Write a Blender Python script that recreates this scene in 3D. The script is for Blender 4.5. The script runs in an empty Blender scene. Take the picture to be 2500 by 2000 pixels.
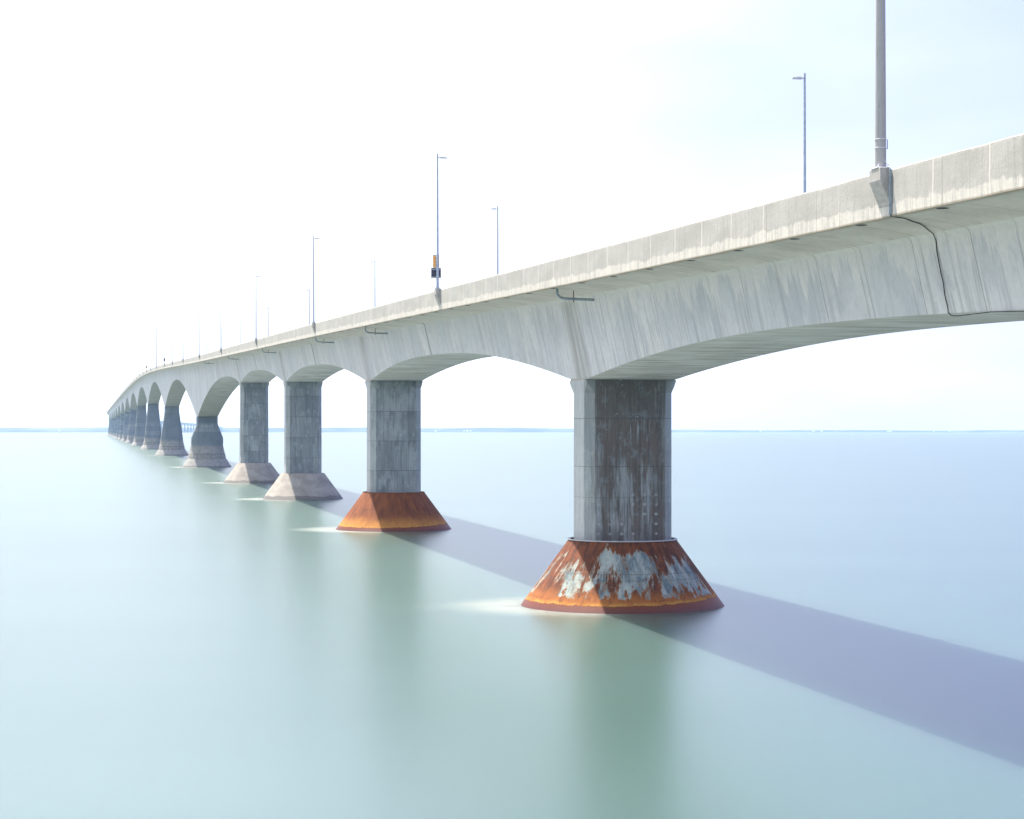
import bpy, bmesh, math, random
from mathutils import Vector, Matrix

random.seed(4)
scene = bpy.context.scene
col = scene.collection
R = math.radians
EARTH = 7.4e6                      # earth radius with refraction: the sea and all that stands in it fall away

# ----------------------------------------------------------------------------- node helpers
class NT:
    def __init__(self, name):
        self.m = bpy.data.materials.new(name)
        self.m.use_nodes = True
        self.t = self.m.node_tree
        self.b = self.t.nodes['Principled BSDF']
    def n(self, typ, **kw):
        nd = self.t.nodes.new(typ)
        for k, v in kw.items():
            setattr(nd, k, v)
        return nd
    def l(self, a, b):
        self.t.links.new(a, b)
    def put(self, sock, v):
        if isinstance(v, bpy.types.NodeSocket):
            self.l(v, sock)
        elif v is not None:
            if sock.type == 'RGBA' and not hasattr(v, '__len__'):
                v = (v, v, v, 1)
            elif sock.type == 'RGBA' and len(v) == 3:
                v = (*v, 1)
            sock.default_value = v
    def math(self, op, a, b=None, c=None, clamp=False):
        nd = self.n('ShaderNodeMath', operation=op, use_clamp=clamp)
        for i, v in enumerate((a, b, c)):
            if v is not None:
                self.put(nd.inputs[i], v)
        return nd.outputs[0]
    def mix(self, f, a, b, blend='MIX'):
        nd = self.n('ShaderNodeMix', data_type='RGBA', blend_type=blend)
        self.put(nd.inputs[0], f); self.put(nd.inputs[6], a); self.put(nd.inputs[7], b)
        return nd.outputs[2]
    def ramp(self, v, lo, hi, a=0.0, b=1.0, smooth=True):
        nd = self.n('ShaderNodeMapRange', interpolation_type='SMOOTHSTEP' if smooth else 'LINEAR')
        self.put(nd.inputs[0], v); self.put(nd.inputs[1], lo); self.put(nd.inputs[2], hi)
        self.put(nd.inputs[3], a); self.put(nd.inputs[4], b)
        return nd.outputs[0]
    def coords(self, kind):
        return self.n('ShaderNodeTexCoord').outputs[kind]
    def scaled(self, v, s, off=(0, 0, 0)):
        nd = self.n('ShaderNodeMapping')
        self.put(nd.inputs[0], v); nd.inputs[3].default_value = s; nd.inputs[1].default_value = off
        return nd.outputs[0]
    def noise(self, v, s=(1, 1, 1), detail=4, rough=0.55, scale=1.0, off=(0, 0, 0), dist=0.0):
        nd = self.n('ShaderNodeTexNoise')
        nd.inputs['Scale'].default_value = scale
        nd.inputs['Detail'].default_value = detail
        nd.inputs['Roughness'].default_value = rough
        nd.inputs['Distortion'].default_value = dist
        self.l(self.scaled(v, s, off), nd.inputs['Vector'])
        return nd.outputs[0]
    def voro(self, v, s=(1, 1, 1), feature='F1', rnd=1.0):
        nd = self.n('ShaderNodeTexVoronoi', feature=feature)
        nd.inputs['Scale'].default_value = 1
        nd.inputs['Randomness'].default_value = rnd
        self.l(self.scaled(v, s), nd.inputs['Vector'])
        return nd.outputs[0]
    def sep(self, v):
        nd = self.n('ShaderNodeSeparateXYZ'); self.l(v, nd.inputs[0]); return nd.outputs
    def comb(self, x=0, y=0, z=0):
        nd = self.n('ShaderNodeCombineXYZ')
        for i, v in enumerate((x, y, z)): self.put(nd.inputs[i], v)
        return nd.outputs[0]
    def lines(self, u, period, width, off=0.0):
        """1 on thin lines every `period` along u"""
        f = self.math('FRACT', self.math('DIVIDE', self.math('ADD', u, 1000 * period + off), period))
        d = self.math('MULTIPLY', self.math('ABSOLUTE', self.math('SUBTRACT', f, 0.5)), period)
        return self.ramp(d, period / 2 - width, period / 2, 0, 1)
    def line_at(self, u, pos, width):
        d = self.math('ABSOLUTE', self.math('SUBTRACT', u, pos))
        return self.ramp(d, width * 0.4, width, 1, 0)
    def mx(self, *a):
        r = a[0]
        for x in a[1:]: r = self.math('MAXIMUM', r, x)
        return r
    def add(self, *a):
        r = a[0]
        for x in a[1:]: r = self.math('ADD', r, x)
        return r
    def mul(self, *a):
        r = a[0]
        for x in a[1:]: r = self.math('MULTIPLY', r, x)
        return r
    def bump(self, h, strength=0.3, dist=0.02):
        nd = self.n('ShaderNodeBump')
        nd.inputs['Strength'].default_value = strength
        nd.inputs['Distance'].default_value = dist
        self.put(nd.inputs['Height'], h)
        self.l(nd.outputs[0], self.b.inputs['Normal'])
    def out(self, color, rough=0.85, spec=0.3):
        self.put(self.b.inputs['Base Color'], color)
        self.put(self.b.inputs['Roughness'], rough)
        self.b.inputs['Specular IOR Level'].default_value = spec
        return self.m

# ----------------------------------------------------------------------------- materials
def mat_web():
    t = NT('weathered web concrete'); uv = t.coords('UV'); u, v, _ = t.sep(uv)
    big = t.noise(uv, (0.16, 0.22, 1), 3)
    c = t.mix(t.ramp(big, 0.35, 0.65), (0.58, 0.56, 0.54), (0.66, 0.64, 0.62))
    panel = t.noise(t.comb(t.math('FLOOR', t.math('DIVIDE', t.math('ADD', u, 0.7), 4.65)), 3.1, 0), (3.7, 1, 1), 0)
    c = t.mix(t.ramp(panel, 0.3, 0.7, 0, 0.65), c, (0.46, 0.475, 0.49))
    st = t.noise(uv, (2.6, 0.09, 1), 5, 0.65)
    c = t.mix(t.ramp(st, 0.50, 0.66, 0, 0.95), c, (0.365, 0.36, 0.355))
    mot = t.noise(uv, (0.9, 0.7, 1), 7, 0.72, off=(6, 2, 0))
    c = t.mix(t.ramp(mot, 0.50, 0.62, 0, 0.5), c, (0.40, 0.41, 0.42))
    st2 = t.noise(uv, (4.5, 0.16, 1), 4, 0.6, off=(7, 3, 0))
    c = t.mix(t.ramp(st2, 0.56, 0.70, 0, 0.6), c, (0.70, 0.685, 0.65))
    # wash marks running down from the top edge of the web (v = metres below the deck edge line)
    ln = t.ramp(t.noise(t.comb(u, 0, 0), (0.5, 1, 1), 5, 0.75, off=(3, 0, 0)), 0.3, 0.7, -0.9, 1.5)
    jag = t.mul(t.noise(uv, (3.4, 0.55, 1), 6, 0.75), 2.6)
    patch = t.ramp(t.noise(t.comb(u, 0, 0), (0.16, 1, 1), 2, off=(8, 0, 0)), 0.40, 0.58)
    drip = t.ramp(t.math('SUBTRACT', t.math('ADD', ln, jag), t.math('ADD', v, 0.55)), -0.1, 0.5)
    near = t.ramp(u, -15, 40, 1, 0.15)
    c = t.mix(t.mul(drip, 0.6, near), c, (0.66, 0.63, 0.58))
    dk = t.mul(t.ramp(t.math('SUBTRACT', t.math('ADD', ln, t.mul(jag, 1.6)), t.math('ADD', v, -0.6)), 0, 0.9), t.ramp(drip, 0, 1, 1, 0), near)
    c = t.mix(t.mul(dk, patch, 0.42), c, (0.36, 0.375, 0.39))
    pl = t.lines(t.math('ADD', u, t.mul(t.noise(uv, (0, 0.6, 1), 2), 0.16)), 4.65, 0.05, 0.7)
    c = t.mix(t.mul(pl, 0.75), c, (0.17, 0.155, 0.13))
    pd = t.math('ABSOLUTE', t.math('SUBTRACT', t.math('MULTIPLY', t.math('FRACT', t.math('DIVIDE', t.math('ADD', u, 93 * 100 + 46.5 + 1.5), 93.0)), 93.0), 46.5))
    pst = t.mul(t.ramp(pd, 2.6, 0.8), t.ramp(t.noise(uv, (1.6, 0.06, 1), 5, 0.7, off=(2, 5, 0)), 0.38, 0.55), t.ramp(u, 300, 290), t.ramp(v, -0.1, 0.4))
    c = t.mix(t.mul(pst, 0.75), c, (0.31, 0.285, 0.255))
    rust = t.mul(t.ramp(t.noise(uv, (0.7, 0.05, 1), 4, 0.7, off=(11, 0, 0)), 0.62, 0.75), t.ramp(v, 5, 2, 0, 1))
    c = t.mix(t.mul(rust, 0.5), c, (0.27, 0.235, 0.195))
    g = t.noise(uv, (3, 3, 3), 8, 0.7)
    c = t.mix(t.ramp(g, 0.3, 0.7, 0, 0.22), c, (0.30, 0.31, 0.31))
    t.bump(t.math('SUBTRACT', g, t.mul(pl, 0.6)), 0.35, 0.03)
    return t.out(c, 0.9)

def mat_overhang():
    t = NT('stained overhang concrete'); uv = t.coords('UV'); u, v, _ = t.sep(uv)
    c = t.mix(t.ramp(t.noise(uv, (0.3, 0.5, 1), 4), 0.35, 0.65), (0.56, 0.525, 0.485), (0.65, 0.61, 0.565))
    st = t.noise(uv, (1.1, 0.28, 1), 5, 0.65)
    c = t.mix(t.ramp(st, 0.52, 0.68, 0, 0.7), c, (0.40, 0.375, 0.32))
    pl = t.lines(u, 4.65, 0.05, 0.7)
    c = t.mix(t.mul(pl, 0.6), c, (0.16, 0.145, 0.11))
    edge = t.mul(t.ramp(v, 1.55, 1.9, 1, 0), t.ramp(t.noise(uv, (0.8, 0.8, 1), 3), 0.3, 0.6, 0.35, 1))
    c = t.mix(t.mul(edge, 0.6), c, (0.25, 0.20, 0.11))
    g = t.noise(uv, (4, 4, 3), 7, 0.7)
    c = t.mix(t.ramp(g, 0.3, 0.7, 0, 0.2), c, (0.24, 0.24, 0.22))
    t.bump(g, 0.3, 0.02)
    return t.out(c, 0.9)

def mat_soffit():
    t = NT('streaked soffit concrete'); uv = t.coords('UV'); u, v, _ = t.sep(uv)
    c = t.mix(t.ramp(t.noise(uv, (0.25, 0.4, 1), 4), 0.35, 0.65), (0.58, 0.555, 0.53), (0.70, 0.68, 0.665))
    st = t.noise(uv, (1.7, 0.10, 1), 6, 0.7)
    c = t.mix(t.ramp(st, 0.50, 0.64, 0, 0.85), c, (0.27, 0.245, 0.19))
    pl = t.lines(u, 2.32, 0.06, 0.2)
    c = t.mix(t.mul(pl, 0.65), c, (0.13, 0.125, 0.095))
    st2 = t.noise(uv, (2.4, 0.16, 1), 4, 0.6, off=(5, 9, 0))
    c = t.mix(t.ramp(st2, 0.58, 0.72, 0, 0.5), c, (0.74, 0.74, 0.73))
    c = t.mix(t.mul(t.ramp(u, 290, 430), t.ramp(st, 0.35, 0.6, 0.55, 0.8)), c, (0.25, 0.24, 0.20))
    t.bump(st, 0.25, 0.02)
    return t.out(c, 0.88)

def mat_parapet():
    t = NT('rough parapet concrete'); uv = t.coords('UV'); u, v, _ = t.sep(uv)   # v = metres below parapet top
    c = t.mix(t.ramp(t.noise(uv, (0.35, 0.8, 1), 4), 0.35, 0.65), (0.36, 0.345, 0.31), (0.43, 0.41, 0.37))
    st = t.noise(uv, (5.0, 0.5, 1), 5, 0.7)
    c = t.mix(t.ramp(st, 0.46, 0.70, 0, 0.7), c, (0.315, 0.30, 0.27))
    low = t.ramp(t.math('ADD', v, t.mul(t.math('SUBTRACT', t.noise(uv, (0.7, 0.5, 1), 6, 0.7), 0.5), 0.9)), 1.02, 1.10)
    c = t.mix(t.mul(low, t.ramp(st, 0.40, 0.62, 0.9, 0.35)), c, (0.61, 0.565, 0.49))
    drip = t.mul(t.ramp(t.noise(uv, (7, 0.4, 1), 3, 0.6, off=(4, 2, 0)), 0.6, 0.7), t.ramp(v, 0.7, 1.35))
    c = t.mix(t.mul(drip, 0.7), c, (0.60, 0.56, 0.49))
    top = t.mul(t.ramp(v, 0.16, 0.0), t.ramp(t.noise(uv, (1.5, 1, 1), 4), 0.4, 0.6))
    c = t.mix(t.mul(top, 0.6), c, (0.58, 0.54, 0.475))
    j = t.lines(u, 5.3, 0.035, 2.05)
    c = t.mix(t.mul(j, 0.75), c, (0.22, 0.20, 0.17))
    wj = t.mul(t.lines(t.math('ADD', u, t.mul(t.noise(uv, (0.02, 1.5, 1), 2), 0.12)), 3.9, 0.075, 1.1), t.ramp(t.noise(t.comb(u, 0, 0), (0.11, 1, 1), 1), 0.40, 0.46))
    c = t.mix(t.mul(wj, 0.85), c, (0.68, 0.63, 0.55))
    crack = t.ramp(t.voro(t.scaled(uv, (0.28, 0.55, 1)), (1, 1, 1), 'DISTANCE_TO_EDGE'), 0.0, 0.012, 1, 0)
    c = t.mix(t.mul(crack, t.ramp(t.noise(uv, (0.2, 0.5, 1), 2), 0.60, 0.64), 0.25), c, (0.22, 0.2, 0.17))
    foot = t.ramp(v, 1.40, 1.44)
    c = t.mix(t.mul(foot, 0.7), c, (0.20, 0.155, 0.085))
    g = t.noise(uv, (6, 5, 3), 8, 0.75)
    c = t.mix(t.ramp(g, 0.35, 0.65, 0, 0.18), c, (0.36, 0.345, 0.315))
    t.bump(t.math('SUBTRACT', t.math('ADD', t.mul(st, 0.6), g), t.mul(j, 0.8)), 0.55, 0.03)
    return t.out(c, 0.92)

def mat_column(first=False):
    """local z = metres above the sea; lift joints, runs of dirt, tie holes"""
    t = NT('stained column concrete' if not first else 'brown stained column concrete')
    p = t.coords('Object'); x, y, z = t.sep(p)
    rnd = t.n('ShaderNodeObjectInfo').outputs['Random']
    q = t.n('ShaderNodeVectorMath', operation='ADD'); t.l(p, q.inputs[0])
    t.l(t.comb(t.mul(rnd, 60), t.mul(rnd, 23), t.mul(rnd, 7)), q.inputs[1]); q = q.outputs[0]
    base = t.mix(t.ramp(t.noise(q, (0.5, 0.5, 0.3), 5), 0.35, 0.65), (0.25, 0.285, 0.285), (0.37, 0.40, 0.39))
    st = t.noise(q, (3.0, 3.0, 0.16), 6, 0.7)
    c = t.mix(t.ramp(st, 0.50, 0.66, 0, 0.85), base, (0.105, 0.128, 0.138))
    st2 = t.noise(q, (4.2, 4.2, 0.22), 4, 0.65, off=(5, 8, 2))
    c = t.mix(t.ramp(st2, 0.57, 0.70, 0, 0.6), c, (0.43, 0.445, 0.44))
    lift = t.noise(t.comb(t.math('FLOOR', t.math('DIVIDE', z, 3.05)), t.mul(rnd, 31), t.math('FLOOR', t.math('DIVIDE', t.math('ADD', x, 1.3), 2.6))), (2.3, 1, 1), 0)
    c = t.mix(t.ramp(lift, 0.35, 0.65, 0, 0.55), c, (0.175, 0.20, 0.215))
    # streaks hanging below each lift joint
    fz = t.math('FRACT', t.math('DIVIDE', z, 3.05))
    hang = t.mul(t.ramp(fz, 0.55, 1.0), t.ramp(t.noise(q, (2.2, 2.2, 0.1), 4, 0.7, off=(1, 4, 0)), 0.5, 0.62))
    c = t.mix(t.mul(hang, 0.6), c, (0.12, 0.13, 0.135))
    fs = t.noise(q, (8.0, 8.0, 0.28), 6, 0.75, off=(3, 2, 5))
    c = t.mix(t.ramp(fs, 0.5, 0.66, 0, 0.55), c, (0.10, 0.12, 0.13))
    bl = t.noise(q, (1.3, 1.3, 0.9), 6, 0.7, off=(2, 7, 5))
    c = t.mix(t.ramp(bl, 0.52, 0.64, 0, 0.65), c, (0.38, 0.42, 0.42))
    if first:
        ax = t.math('ABSOLUTE', x)
        front = t.mx(t.ramp(ax, 2.08, 2.16, 1, 0), t.mul(t.ramp(ax, 2.67, 2.05, 0, 0.55), t.ramp(y, -1.2, -1.3)))
        front = t.mul(front, t.ramp(t.math('ADD', ax, t.mul(t.noise(q, (0.8, 0.8, 0.25), 4), 0.9)), 2.75, 2.25, 0.45, 1))
        fr = t.mul(front, t.ramp(y, 0.4, -0.4))
        br = t.mul(t.ramp(t.noise(q, (0.75, 0.75, 0.16), 5, 0.62, off=(2.2, 1, 4)), 0.38, 0.50), fr)
        c = t.mix(t.mul(br, 0.88), c, (0.125, 0.094, 0.072))
        wash = t.mul(t.ramp(t.noise(q, (1.5, 1.5, 0.14), 6, 0.72, off=(7.5, 2, 1)), 0.48, 0.58), fr, t.ramp(z, 9.2, 7.9))
        c = t.mix(t.mul(wash, 0.7), c, (0.40, 0.435, 0.44))
        f1 = t.noise(q, (8.5, 8.5, 0.30), 6, 0.75, off=(1, 2, 8))
        c = t.mix(t.mul(t.ramp(f1, 0.47, 0.62), fr, 0.75), c, (0.07, 0.068, 0.066))
        f2 = t.noise(q, (7.0, 7.0, 0.24), 6, 0.75, off=(9, 6, 3))
        c = t.mix(t.mul(t.ramp(f2, 0.54, 0.64), fr, t.ramp(t.noise(q, (0.6, 0.6, 0.3), 3, off=(4, 4, 1)), 0.4, 0.6), 0.75), c, (0.42, 0.45, 0.455))
        blot = t.noise(q, (1.7, 1.7, 1.2), 7, 0.7, off=(6, 1, 2))
        c = t.mix(t.mul(t.ramp(blot, 0.52, 0.64), fr, 0.6), c, (0.23, 0.25, 0.265))
        dkt = t.mul(t.ramp(z, 10.7, 11.05), fr, t.ramp(blot, 0.35, 0.6, 1, 0.5))
        c = t.mix(t.mul(dkt, 0.6), c, (0.12, 0.115, 0.11))
        foot = t.mul(t.ramp(z, 5.2, 4.2), fr, t.ramp(t.noise(q, (0.9, 0.9, 0.7), 3), 0.4, 0.55))
        c = t.mix(t.mul(foot, 0.6), c, (0.09, 0.085, 0.085))
        # patched tie holes near the foot and small ones at the head
        cell = t.comb(t.math('SUBTRACT', t.math('FRACT', t.mul(t.math('ADD', x, 5), 1.45)), 0.5),
                      t.math('SUBTRACT', t.math('FRACT', t.mul(z, 1.75)), 0.5), 0)
        ln = t.n('ShaderNodeVectorMath', operation='LENGTH'); t.l(cell, ln.inputs[0])
        spots = t.mul(t.ramp(ln.outputs['Value'], 0.10, 0.19, 1, 0), fr, t.ramp(z, 7.0, 6.2), t.ramp(t.noise(q, (1.1, 1.1, 0.9), 2, off=(3, 3, 3)), 0.40, 0.52))
        c = t.mix(t.mul(spots, 0.75), c, (0.40, 0.42, 0.42))
        ts = t.mul(t.ramp(t.voro(p, (2.6, 0.01, 2.6)), 0.06, 0.1, 1, 0), fr, t.ramp(z, 9.0, 11.4))
        c = t.mix(t.mul(ts, 0.9), c, (0.6, 0.61, 0.6))
        joints = t.mx(t.line_at(z, 11.0, 0.035), t.line_at(z, 8.2, 0.03), t.mul(t.line_at(z, 6.4, 0.03), 0.5))
    else:
        brow = t.mul(t.ramp(t.noise(q, (0.7, 0.7, 0.2), 4), 0.56, 0.7), 0.45)
        c = t.mix(brow, c, (0.16, 0.145, 0.13))
        joints = t.mx(t.lines(z, 3.05, 0.05), t.mul(t.lines(x, 2.6, 0.04, 1.3), t.ramp(y, -1.2, -1.5), 0.5))
        spk = t.ramp(t.voro(q, (1.6, 1.6, 1.6)), 0.03, 0.07, 1, 0)
        c = t.mix(t.mul(spk, 0.7), c, (0.55, 0.56, 0.55))
    c = t.mix(t.mul(joints, 0.7), c, (0.075, 0.08, 0.08))
    # the side faces are paler, the chamfers slightly so
    side = t.mx(t.ramp(t.math('ABSOLUTE', x), 2.59, 2.64), t.mul(t.ramp(t.math('ABSOLUTE', x), 2.09, 2.14), 0.32))
    c = t.mix(t.mul(side, 0.75), c, t.mix(t.ramp(t.noise(q, (2, 2, 0.5), 4), 0.35, 0.65), (0.47, 0.47, 0.465), (0.56, 0.56, 0.545)))
    c = t.mix(t.mul(side, joints, 0.6), c, (0.16, 0.16, 0.15))
    g = t.noise(q, (7, 7, 5), 7, 0.75)
    c = t.mix(t.ramp(g, 0.35, 0.65, 0, 0.25), c, (0.18, 0.19, 0.195))
    t.bump(t.math('SUBTRACT', g, joints), 0.4, 0.03)
    return t.out(c, 0.88)

def mat_mainpier():
    t = NT('main pier concrete'); p = t.coords('Object'); x, y, z = t.sep(p)
    rnd = t.n('ShaderNodeObjectInfo').outputs['Random']
    q = t.n('ShaderNodeVectorMath', operation='ADD'); t.l(p, q.inputs[0])
    t.l(t.comb(t.mul(rnd, 60), t.mul(rnd, 23), 0), q.inputs[1]); q = q.outputs[0]
    c = t.mix(t.ramp(t.noise(q, (0.5, 0.5, 0.35), 5), 0.35, 0.65), (0.20, 0.235, 0.26), (0.30, 0.33, 0.345))
    c = t.mix(t.ramp(t.noise(q, (1.6, 1.6, 0.14), 5, 0.7), 0.5, 0.66, 0, 0.6), c, (0.14, 0.155, 0.165))
    band = t.noise(t.comb(t.math('FLOOR', t.math('DIVIDE', z, 2.4)), t.mul(rnd, 9), 0), (4.1, 1, 1), 0)
    c = t.mix(t.ramp(band, 0.4, 0.6, 0, 0.7), c, (0.13, 0.165, 0.195))
    jl = t.lines(z, 2.4, 0.08)
    c = t.mix(t.mul(jl, 0.5), c, (0.10, 0.11, 0.115))
    low = t.ramp(z, 6.5, 5.2)
    c = t.mix(t.mul(low, 0.8), c, t.mix(t.ramp(t.noise(q, (1.2, 1.2, 1.2), 4), 0.35, 0.65), (0.28, 0.27, 0.245), (0.37, 0.35, 0.32)))
    coll = t.mul(t.ramp(z, 2.1, 2.25), t.ramp(z, 3.7, 3.6), t.ramp(t.noise(q, (1.5, 1.5, 1.2), 4, 0.7), 0.42, 0.58))
    c = t.mix(t.mul(coll, 0.6), c, (0.15, 0.14, 0.125))
    c = t.mix(t.mul(t.line_at(z, 3.6, 0.12), 0.8), c, (0.09, 0.09, 0.085))
    wet = t.ramp(z, 0.55, 0.25)
    c = t.mix(t.mul(wet, 0.6), c, (0.11, 0.11, 0.105))
    g = t.noise(q, (5, 5, 4), 6, 0.75)
    c = t.mix(t.ramp(g, 0.35, 0.65, 0, 0.25), c, (0.18, 0.19, 0.195))
    t.bump(g, 0.4, 0.05)
    return t.out(c, 0.88)

def mat_cone_concrete():
    t = NT('ice worn cone concrete'); uv = t.coords('UV'); u, v, _ = t.sep(uv)    # v = metres above the sea
    rnd = t.n('ShaderNodeObjectInfo').outputs['Random']
    q = t.comb(t.math('ADD', u, t.mul(rnd, 50)), v, 0)
    c = t.mix(t.ramp(t.noise(q, (0.5, 1.0, 1), 5), 0.35, 0.65), (0.25, 0.23, 0.205), (0.345, 0.32, 0.285))
    c = t.mix(t.ramp(t.noise(q, (0.35, 3.2, 1), 4, 0.65), 0.55, 0.72, 0, 0.5), c, (0.25, 0.24, 0.225))
    c = t.mix(t.mul(t.ramp(t.noise(q, (3.5, 0.3, 1), 4, 0.7), 0.55, 0.66), t.ramp(v, 1.6, 3.4), 0.6), c, (0.20, 0.195, 0.185))
    crack = t.ramp(t.voro(t.scaled(q, (0.3, 0.55, 1)), (1, 1, 1), 'DISTANCE_TO_EDGE'), 0, 0.02, 1, 0)
    c = t.mix(t.mul(crack, 0.35), c, (0.16, 0.155, 0.14))
    wl = t.math('ADD', 0.55, t.mul(t.math('SUBTRACT', t.noise(q, (0.6, 0.1, 1), 4, 0.7), 0.5), 0.9))
    wet = t.ramp(t.math('SUBTRACT', v, wl), -0.05, 0.06, 1, 0)
    c = t.mix(t.mul(wet, 0.85), c, (0.085, 0.082, 0.078))
    g = t.noise(q, (7, 7, 4), 7, 0.75)
    c = t.mix(t.ramp(g, 0.35, 0.65, 0, 0.25), c, (0.28, 0.265, 0.245))
    t.bump(g, 0.5, 0.03)
    return t.out(c, t.ramp(wet, 0, 1, 0.9, 0.55))

def mat_cone_rust(peeling):
    t = NT('peeling painted rusty steel' if peeling else 'orange rusty steel')
    uv = t.coords('UV'); u, v, _ = t.sep(uv)
    if peeling:
        paint = t.mix(t.ramp(t.noise(uv, (1.1, 0.6, 1), 5, 0.65), 0.38, 0.62), (0.09, 0.15, 0.175), (0.34, 0.39, 0.365))
        paint = t.mix(t.ramp(t.noise(uv, (6, 0.7, 1), 4, 0.6), 0.55, 0.7, 0, 0.45), paint, (0.56, 0.60, 0.55))
        rust = t.mix(t.ramp(t.noise(uv, (2.2, 1.1, 1), 6, 0.7), 0.35, 0.65), (0.055, 0.020, 0.013), (0.20, 0.055, 0.017))
        rust = t.mix(t.mul(t.ramp(v, 1.5, 0.5), 0.8), rust, t.mix(t.noise(uv, (3, 2, 1), 5), (0.30, 0.085, 0.02), (0.46, 0.17, 0.03)))
        rust = t.mix(t.ramp(t.noise(uv, (5, 2.5, 1), 6, 0.75, off=(3, 8, 0)), 0.5, 0.68, 0, 0.75), rust, (0.035, 0.016, 0.013))
        rust = t.mix(t.ramp(t.noise(uv, (4, 1.2, 1), 5, 0.7, off=(1, 2, 0)), 0.58, 0.70, 0, 0.6), rust, (0.36, 0.13, 0.03))
        # broad rusted areas with runs hanging from them; the rim is rusted all round
        runs = t.add(t.mul(t.noise(uv, (0.50, 0.36, 1), 6, 0.62, off=(5.3, 1.1, 0), dist=0.6), 0.62), t.mul(t.noise(uv, (1.9, 0.24, 1), 5, 0.7, off=(2, 0, 0)), 0.38),
                     t.ramp(v, 3.0, 3.65, 0.0, 0.16), t.ramp(u, 2.2, 5.5, 0.0, 0.07), t.ramp(u, -2.8, -5.5, 0.0, 0.06))
        runs = t.math('ADD', runs, t.mul(t.math('SUBTRACT', t.noise(uv, (7, 3, 1), 6, 0.75, off=(4, 4, 0)), 0.5), 0.16))
        runsm = t.ramp(runs, 0.512, 0.555)
        # tongue shaped blisters climbing from the lower edge, rounded heads with runs below them
        def blisters(su, sv, size, limit, soft):
            nd = t.n('ShaderNodeTexVoronoi', feature='F1'); nd.inputs['Scale'].default_value = 1; nd.inputs['Randomness'].default_value = 0.9
            wob = t.mul(t.math('SUBTRACT', t.noise(uv, (4.5, 3.0, 1), 6, 0.7), 0.5), 0.75)
            t.l(t.comb(t.mul(t.math('ADD', u, wob), su), t.mul(t.math('ADD', v, wob), sv), 0), nd.inputs['Vector'])
            cy = t.math('DIVIDE', t.sep(nd.outputs['Position'])[1], sv)
            lim = t.math('ADD', limit, t.mul(t.math('SUBTRACT', t.noise(t.comb(u, 0, 0), (0.9, 1, 1), 3, off=(6, 0, 0)), 0.5), 1.6))
            return t.mul(t.ramp(nd.outputs['Distance'], size, size - 0.10, 0, 1), t.ramp(t.math('SUBTRACT', lim, cy), 0, 0.1))
        edge = t.math('ADD', 0.42, t.mul(t.noise(uv, (2.2, 0.6, 1), 4, 0.6, off=(9, 0, 0)), 0.75))
        cell = t.voro(uv, (2.3, 1.0, 1))
        tong = t.mx(blisters(1.4, 0.75, 0.50, 1.0, 1), blisters(2.6, 1.5, 0.46, 1.45, 1), t.ramp(t.math('SUBTRACT', edge, v), -0.03, 0.05))
        spots = t.mul(t.ramp(t.voro(uv, (2.1, 1.2, 1)), 0.17, 0.23, 1, 0), t.ramp(t.noise(uv, (0.7, 0.7, 1), 2, off=(2, 5, 0)), 0.46, 0.56))
        rm = t.mx(runsm, tong, spots)
        halo = t.mx(t.ramp(runs, 0.49, 0.54), t.mul(tong, 1.0))
        paint = t.mix(t.mul(halo, 0.5), paint, (0.36, 0.23, 0.10))
        c = t.mix(rm, paint, rust)
        c = t.mix(t.mul(t.line_at(v, 1.75, 0.04), 0.35), c, (0.08, 0.08, 0.08))
    else:
        rm = t.noise(uv, (1, 1, 1), 3)
        top = t.mix(t.ramp(t.noise(uv, (1.3, 0.6, 1), 6, 0.7), 0.35, 0.65), (0.115, 0.034, 0.015), (0.235, 0.072, 0.021))
        lowc = t.mix(t.noise(uv, (3, 2, 1), 6, 0.7), (0.33, 0.12, 0.024), (0.52, 0.24, 0.05))
        c = t.mix(t.ramp(t.math('ADD', v, t.mul(t.noise(uv, (0.8, 0.3, 1), 4, 0.7), 1.2)), 2.3, 1.15), top, lowc)
        c = t.mix(t.ramp(t.noise(uv, (4.5, 0.4, 1), 5, 0.7), 0.56, 0.72, 0, 0.45), c, (0.13, 0.04, 0.018))
    ed = t.math('ADD', t.ramp(u, -2, 7, 0.36, 0.62), t.mul(t.math('SUBTRACT', t.noise(t.comb(u, 0, 0), (0.9, 1, 1), 9, 0.75, off=(2, 0, 0)), 0.5), 0.5))
    och = t.mul(t.ramp(t.math('SUBTRACT', v, ed), 0.26, 0.08), t.ramp(t.noise(uv, (1.2, 0.8, 1), 5, 0.7, off=(8, 8, 0)), 0.38, 0.58, 0.25, 0.95))
    c = t.mix(och, c, t.mix(t.noise(uv, (4, 4, 1), 5), (0.40, 0.16, 0.02), (0.56, 0.29, 0.06)))
    rim = t.ramp(t.math('ABSOLUTE', t.math('SUBTRACT', v, ed)), 0.015, 0.05, 1, 0)
    wet = t.ramp(t.math('SUBTRACT', v, ed), -0.01, 0.03, 1, 0)
    wc = t.mix(t.ramp(v, 0.05, 0.45), (0.11, 0.035, 0.03), t.mix(t.noise(uv, (5, 3, 1), 4), (0.10, 0.022, 0.012), (0.24, 0.05, 0.018)))
    c = t.mix(wet, c, wc)
    c = t.mix(t.mul(rim, 0.7), c, (0.10, 0.03, 0.012))
    seam = t.mx(t.lines(u, 3.75, 0.03, 1.2), t.line_at(v, 2.1, 0.03))
    c = t.mix(t.mul(seam, 0.4), c, (0.06, 0.03, 0.02))
    scab = t.noise(uv, (3.2, 2.0, 1), 8, 0.78, off=(5, 9, 0))
    c = t.mix(t.ramp(scab, 0.54, 0.66, 0, 0.55), c, (0.085, 0.035, 0.02))
    g = t.noise(uv, (9, 6, 1), 7, 0.75)
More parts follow.
